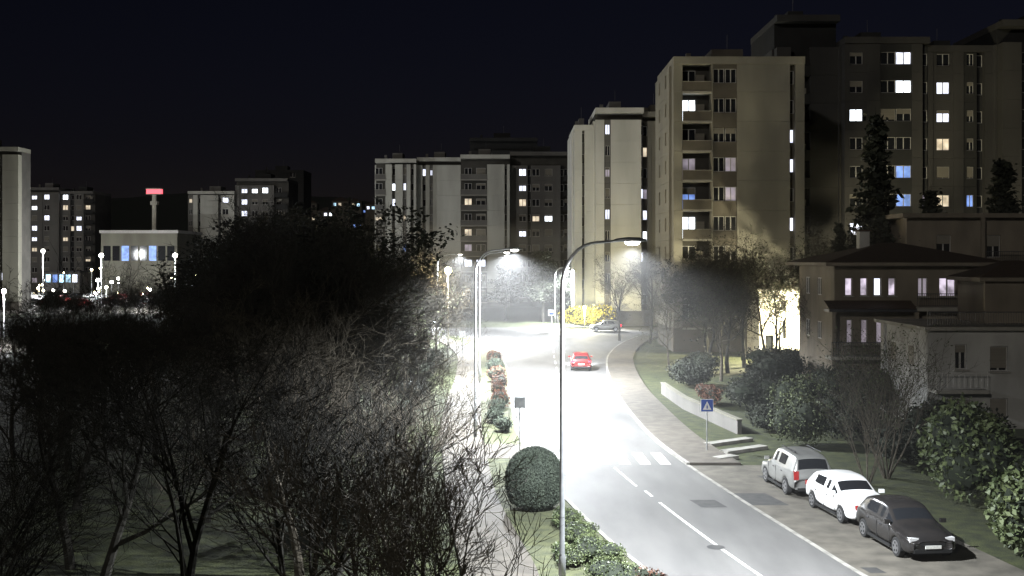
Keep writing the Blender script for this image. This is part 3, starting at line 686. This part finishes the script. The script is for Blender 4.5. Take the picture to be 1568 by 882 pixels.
# ---- left park
rp=random.Random(21)
inst('bare_tree',near,-2.3,22.5,.95,.86,.7)
inst('bare_tree',neard,-4.9,26,1.05,.98,2.2)
inst('bare_tree',near,-3.6,34,.95,.80,4.2)
for (x,y,s,h) in ((-7.2,24,.95,1.0),(-10.5,28,1.05,1.05),(-6.3,33,1.0,1.0),(-9.5,20,.9,.8),(-13.5,34,1.1,1.0),(-11,40,1.1,1.05),(-16.5,42,1.15,1.0),(-20,50,1.1,1.0),(-17,30,1.0,.85),(-6.8,41,.9,.95),(-5.3,47,.8,.85),(-8.2,46,1,1),(-10,52,1.1,1.1),(-6.5,52,.8,.9)):
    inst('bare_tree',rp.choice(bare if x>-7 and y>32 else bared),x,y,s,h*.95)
for i in range(62):
    y=rp.uniform(42,118); xr=-6.0-max(0,(y-80))*.03; x=xr-rp.random()**1.1*(y*.46)
    px=784+1700*x/y      # bearing of the tree seen from the webcam: low trees towards the car park
    if px<300: hs=rp.uniform(.62,.78) if y<70 else rp.uniform(.42,.6)
    elif px<400: hs=rp.uniform(.80,1.0)
    elif px<600: hs=rp.uniform(1.05,1.28)
    else: hs=rp.uniform(.85,1.0)
    if 380<px<520 and rp.random()<.45: inst('leafy_tree',rp.choice(leafyd),x,y,hs*1.1,hs)
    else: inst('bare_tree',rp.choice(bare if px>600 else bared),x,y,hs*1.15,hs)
for (x,y,s) in ((-17.5,85,1.35),(-20,90,1.3),(-15.5,82,1.25),(-22,96,1.3),(-14.8,95,1.15),(-17,75,1.1),(-16,70,1.0),(-22.5,101,1.35),(-18,104,1.25),(-21,84,1.15),(-25,104,1.15)):
    inst('leafy_tree',rp.choice(leafyd),x,y,s*1.1,s)
for (x,y,s) in ((-7.4,66,.95),(-8.2,78,1.0),(-8.6,90,1.0),(-9.2,104,1.0),(-8.5,112,.95),(-6.8,58,.85),(-6.4,52,.8),(-10,70,1.1),(-11,86,1.15),(-12,96,1.15),(-12.5,78,1.15),(-6.9,72,.8),(-7.3,84,.85),(-7.6,97,.9)):
    inst('budding_tree' if s<.96 else 'bare_tree',rp.choice(bud) if s<.96 else rp.choice(bare[:2]+bared[2:]),x,y,s*1.1,s)
for i in range(30):
    x=-75+i*3.7+rp.uniform(-2,2); y=rp.uniform(160,196); s=rp.uniform(.7,1.0)
    if -10<x<5 or x>22: continue
    if x<-38: s*=.55
    inst('leafy_tree' ,rp.choice(leafyd),x,y,s*1.3,s)
for i in range(22):
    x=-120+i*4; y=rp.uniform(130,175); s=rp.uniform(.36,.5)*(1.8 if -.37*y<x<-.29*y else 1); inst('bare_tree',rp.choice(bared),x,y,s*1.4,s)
inst('cedar_tree',cedar,4.6,166,1.35,1.3); inst('cedar_tree',cedar,-1.0,172,1.1,1.05); inst('cedar_tree',cedar,9.5,164,1.0,.9)
# ---- right side trees
for (me,nm,x,y,s,h) in ((budd[0],'budding_tree',17.9,92,1.2,1.15),(budd[1],'budding_tree',20.3,97,1.2,1.15),(bud[1],'budding_tree',16.2,86,.9,.9),(bud[0],'budding_tree',22.4,98,1.0,1.12),
    (budd[0],'budding_tree',25.8,90,1.1,1.2),(budd[1],'budding_tree',27.6,93,1.2,1.3),(bud[0],'budding_tree',13.6,96,.7,.75),(bared[2],'bare_tree',15.4,124,1.3,1.2),(bared[0],'bare_tree',20,106,1.2,1.1),
    (leafyd[1],'leafy_tree',30.5,98,1.1,1.0),(leafyd[0],'leafy_tree',33.5,101,1.2,1.1),(bared[1],'bare_tree',12.4,128,1.0,1.0),(bared[3],'bare_tree',18.4,104,1.2,1.2),(bared[1],'bare_tree',22.5,80,1.0,.9),
    (leafyd[2],'leafy_tree',17.4,99,1.0,1.05),(bared[3],'bare_tree',16.6,94,1.1,1.1),(bud[1],'budding_tree',24.4,101,.75,.85),(bud[0],'budding_tree',27.4,99.5,.8,.95),(bared[0],'bare_tree',21.4,90,1.05,1.1)):
    inst(nm,me,x,y,s,h)
for (x,y,s,h) in ((31.1,95,1.75,2.25),(34.5,97,1.1,1.2),(37,98,1.6,1.6),(42,95,1.7,1.85),(28.6,97,.9,1.3),(33,99,1.3,1.5)): inst('spruce_tree',rp.choice(spr),x,y,s,h)
inst('multi_stem_tree',multi,16.2,48,1.0,.98); inst('multi_stem_tree',multi,18.2,55,.9,.9); inst('multi_stem_tree',multi,14.9,46.5,.7,.75)

def shrub(name,x,y,rx,ry,h,leafk,n=2600,size=.07,lump=.22,seed=1,z=0,clipped=False):
    t=Tree(seed); R_=t.r
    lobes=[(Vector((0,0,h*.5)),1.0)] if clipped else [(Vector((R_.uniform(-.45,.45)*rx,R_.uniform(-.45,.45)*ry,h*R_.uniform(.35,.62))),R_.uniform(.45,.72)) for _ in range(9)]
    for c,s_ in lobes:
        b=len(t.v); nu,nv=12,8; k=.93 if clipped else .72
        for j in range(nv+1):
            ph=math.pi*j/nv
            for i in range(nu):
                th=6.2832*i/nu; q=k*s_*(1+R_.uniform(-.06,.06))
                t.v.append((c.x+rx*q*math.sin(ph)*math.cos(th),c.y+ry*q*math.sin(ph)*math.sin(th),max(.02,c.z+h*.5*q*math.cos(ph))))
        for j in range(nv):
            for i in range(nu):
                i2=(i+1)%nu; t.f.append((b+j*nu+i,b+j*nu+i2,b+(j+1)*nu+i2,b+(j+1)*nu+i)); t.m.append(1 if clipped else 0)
    for _ in range(n):
        c,s_=R_.choice(lobes); d=Vector((R_.gauss(0,1),R_.gauss(0,1),R_.gauss(0,1))).normalized()
        if clipped and d.z<0:
            k=1/max(.35,math.sqrt(d.x*d.x+d.y*d.y)); k=min(k,1.35)*.5+.5; d=Vector((d.x*k,d.y*k,d.z))
        q=s_*(1+R_.uniform(-lump,lump*.5)) 
        p=Vector((c.x+rx*q*d.x,c.y+ry*q*d.y,c.z+h*.5*q*d.z))
        if p.z<.03: p.z=R_.uniform(.03,.3)
        t.leaves([p],1,.01,size,1,1)
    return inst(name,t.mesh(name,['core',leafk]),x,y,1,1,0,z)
shrub('clipped_ball_shrub',.86,41.8,1.10,1.10,2.35,'leafg',20000,.034,.045,5,.05,True)
for i,(x,y,r,h,k) in enumerate(((-.55,60.3,.5,.9,'leafg'),(-1.0,63.5,.55,1.0,'leafg'),(-.95,67,.6,1.1,'leafg'),(-.7,70,.6,1.3,'leafr'),(-.8,74,.65,1.4,'leafr'),(-.9,79,.65,1.4,'leafr'),(-1.2,85,.7,1.4,'leafr'),(-1.4,92,.7,1.4,'leafg'),(-1.6,99,.8,1.5,'leafr'))):
    shrub('hedge_shrub',x,y,r,r*1.6,h,k,1500,.06,.12,40+i,.1)
for i,(x,y,rx,ry,h) in enumerate(((2.0,39.2,.6,1.2,.6),(2.3,37.0,.7,1.3,.65),(2.7,34.6,.85,1.4,.7),(3.0,32.0,.95,1.5,.65),(1.8,34.5,.5,1.2,.45))):
    shrub('ground_cover_shrub',x,y,rx,ry,h,'leafb',3200,.040,.2,60+i,.1)
shrub('red_shrub',3.9,31.2,.5,.8,.7,'leafr',1500,.045,.2,70,.1)
shrub('forsythia_bush',10.6,153.5,3.9,1.6,3.2,'leafy',4500,.16,.3,80)
for i,(x,y,rx,ry,h,k,sz) in enumerate(((17.6,43.0,1.9,1.8,4.0,'leafb',.12),(19.0,45.6,1.7,1.8,4.0,'leafb',.12),(16.4,35.2,1.1,1.3,3.6,'leafb',.12),(14.5,56,1.5,1.6,3.2,'leaf',.08),(16.4,63,1.9,2.0,3.2,'leaf',.09),
    (15.4,70,2.0,2.2,2.5,'leafd',.1),(19.5,66,2.2,2.2,3.6,'leafd',.1),(18.5,78,2.6,2.2,3.2,'leafd',.11),(23,69,2.2,1.6,3.0,'leafd',.11),(21.5,57,2.0,1.8,2.6,'leafd',.11),(17.8,51,1.6,2.2,2.0,'leafd',.09),
    (20.4,49,1.8,2.2,3.2,'leafd',.10),(19.5,40,1.6,2.2,2.6,'leafd',.10),(13.2,82,1.7,2.4,2.2,'leafd',.1),(14.2,61.5,1.2,1.8,1.6,'leafd',.09),(17.5,58.5,1.8,1.6,2.6,'leafd',.1),(22,75,2,2,3,'leafd',.1),(15.5,92,2,3,2.0,'leafd',.1),(22,92,3,2,2.4,'leafd',.12),(27,86,2.5,2,3,'leafd',.12))):
    shrub('laurel_bush',x,y,rx,ry,h,k,3600,sz,.3,81+i)
shrub('red_shrub',12.8,72,.8,2.0,1.5,'leafr',2200,.08,.3,130)
for i,(x,y) in enumerate(((-6.2,38),(-7.0,56),(-6.6,64),(-6.9,74),(-7.2,88),(-7.5,100),(-9,48),(-12,60))):
    shrub('undergrowth_bush',x,y,1.4,2.6,1.6,'leafd',2200,.08,.35,150+i)

# ------------------------------------------------------------------ thin volume added to imitate lamp bloom over the street
mb=MB(); mb.fr((0,0,0)); mb.bx(-16,34,.6,12.5,-176,-26,'white'); hz=mb.obj('bloom_mist')
m=bpy.data.materials.new('bloom_mist'); m.use_nodes=True; nt=m.node_tree; nt.nodes.clear()
out=nt.nodes.new('ShaderNodeOutputMaterial'); vs=nt.nodes.new('ShaderNodeVolumeScatter'); vs.inputs['Density'].default_value=.0006; vs.inputs['Anisotropy'].default_value=.25
nt.links.new(vs.outputs[0],out.inputs['Volume']); hz.data.materials.clear(); hz.data.materials.append(m)

# ------------------------------------------------------------------ sky, low fill, camera
w=bpy.data.worlds.new("World"); sc.world=w; w.use_nodes=True; nt=w.node_tree; bg=nt.nodes['Background']
sky=nt.nodes.new('ShaderNodeTexSky'); sky.sky_type='NISHITA'; sky.sun_disc=False
el,az=14,-152
sky.sun_elevation=math.radians(el); sky.sun_rotation=math.radians(az)
tint=nt.nodes.new('ShaderNodeMix'); tint.data_type='RGBA'; tint.blend_type='MULTIPLY'; tint.inputs[0].default_value=1
tint.inputs[7].default_value=(.82,.62,.95,1)
nt.links.new(sky.outputs[0],tint.inputs[6]); nt.links.new(tint.outputs[2],bg.inputs[0]); bg.inputs[1].default_value=.0014
sl=bpy.data.lights.new('facade_fill','SUN'); sl.energy=.50; sl.angle=math.radians(2); sl.color=(1,.96,.88)  # added fill with no visible source, brightens the facades evenly
so=bpy.data.objects.new('facade_fill',sl); COL.objects.link(so)
d=Vector((math.sin(math.radians(az))*math.cos(math.radians(el)),math.cos(math.radians(az))*math.cos(math.radians(el)),math.sin(math.radians(el))))
so.rotation_euler=(-d).to_track_quat('-Z','Y').to_euler()
cam=bpy.data.cameras.new('camera'); co=bpy.data.objects.new('camera',cam); COL.objects.link(co); sc.camera=co
co.location=(0,0,9.5); co.rotation_euler=(math.pi/2,0,0); cam.sensor_width=36; cam.lens=39.03; cam.shift_y=-45/1568; cam.clip_end=5000; cam.clip_start=.1
sc.view_settings.view_transform='Standard'; sc.view_settings.look='None'; sc.view_settings.exposure=0
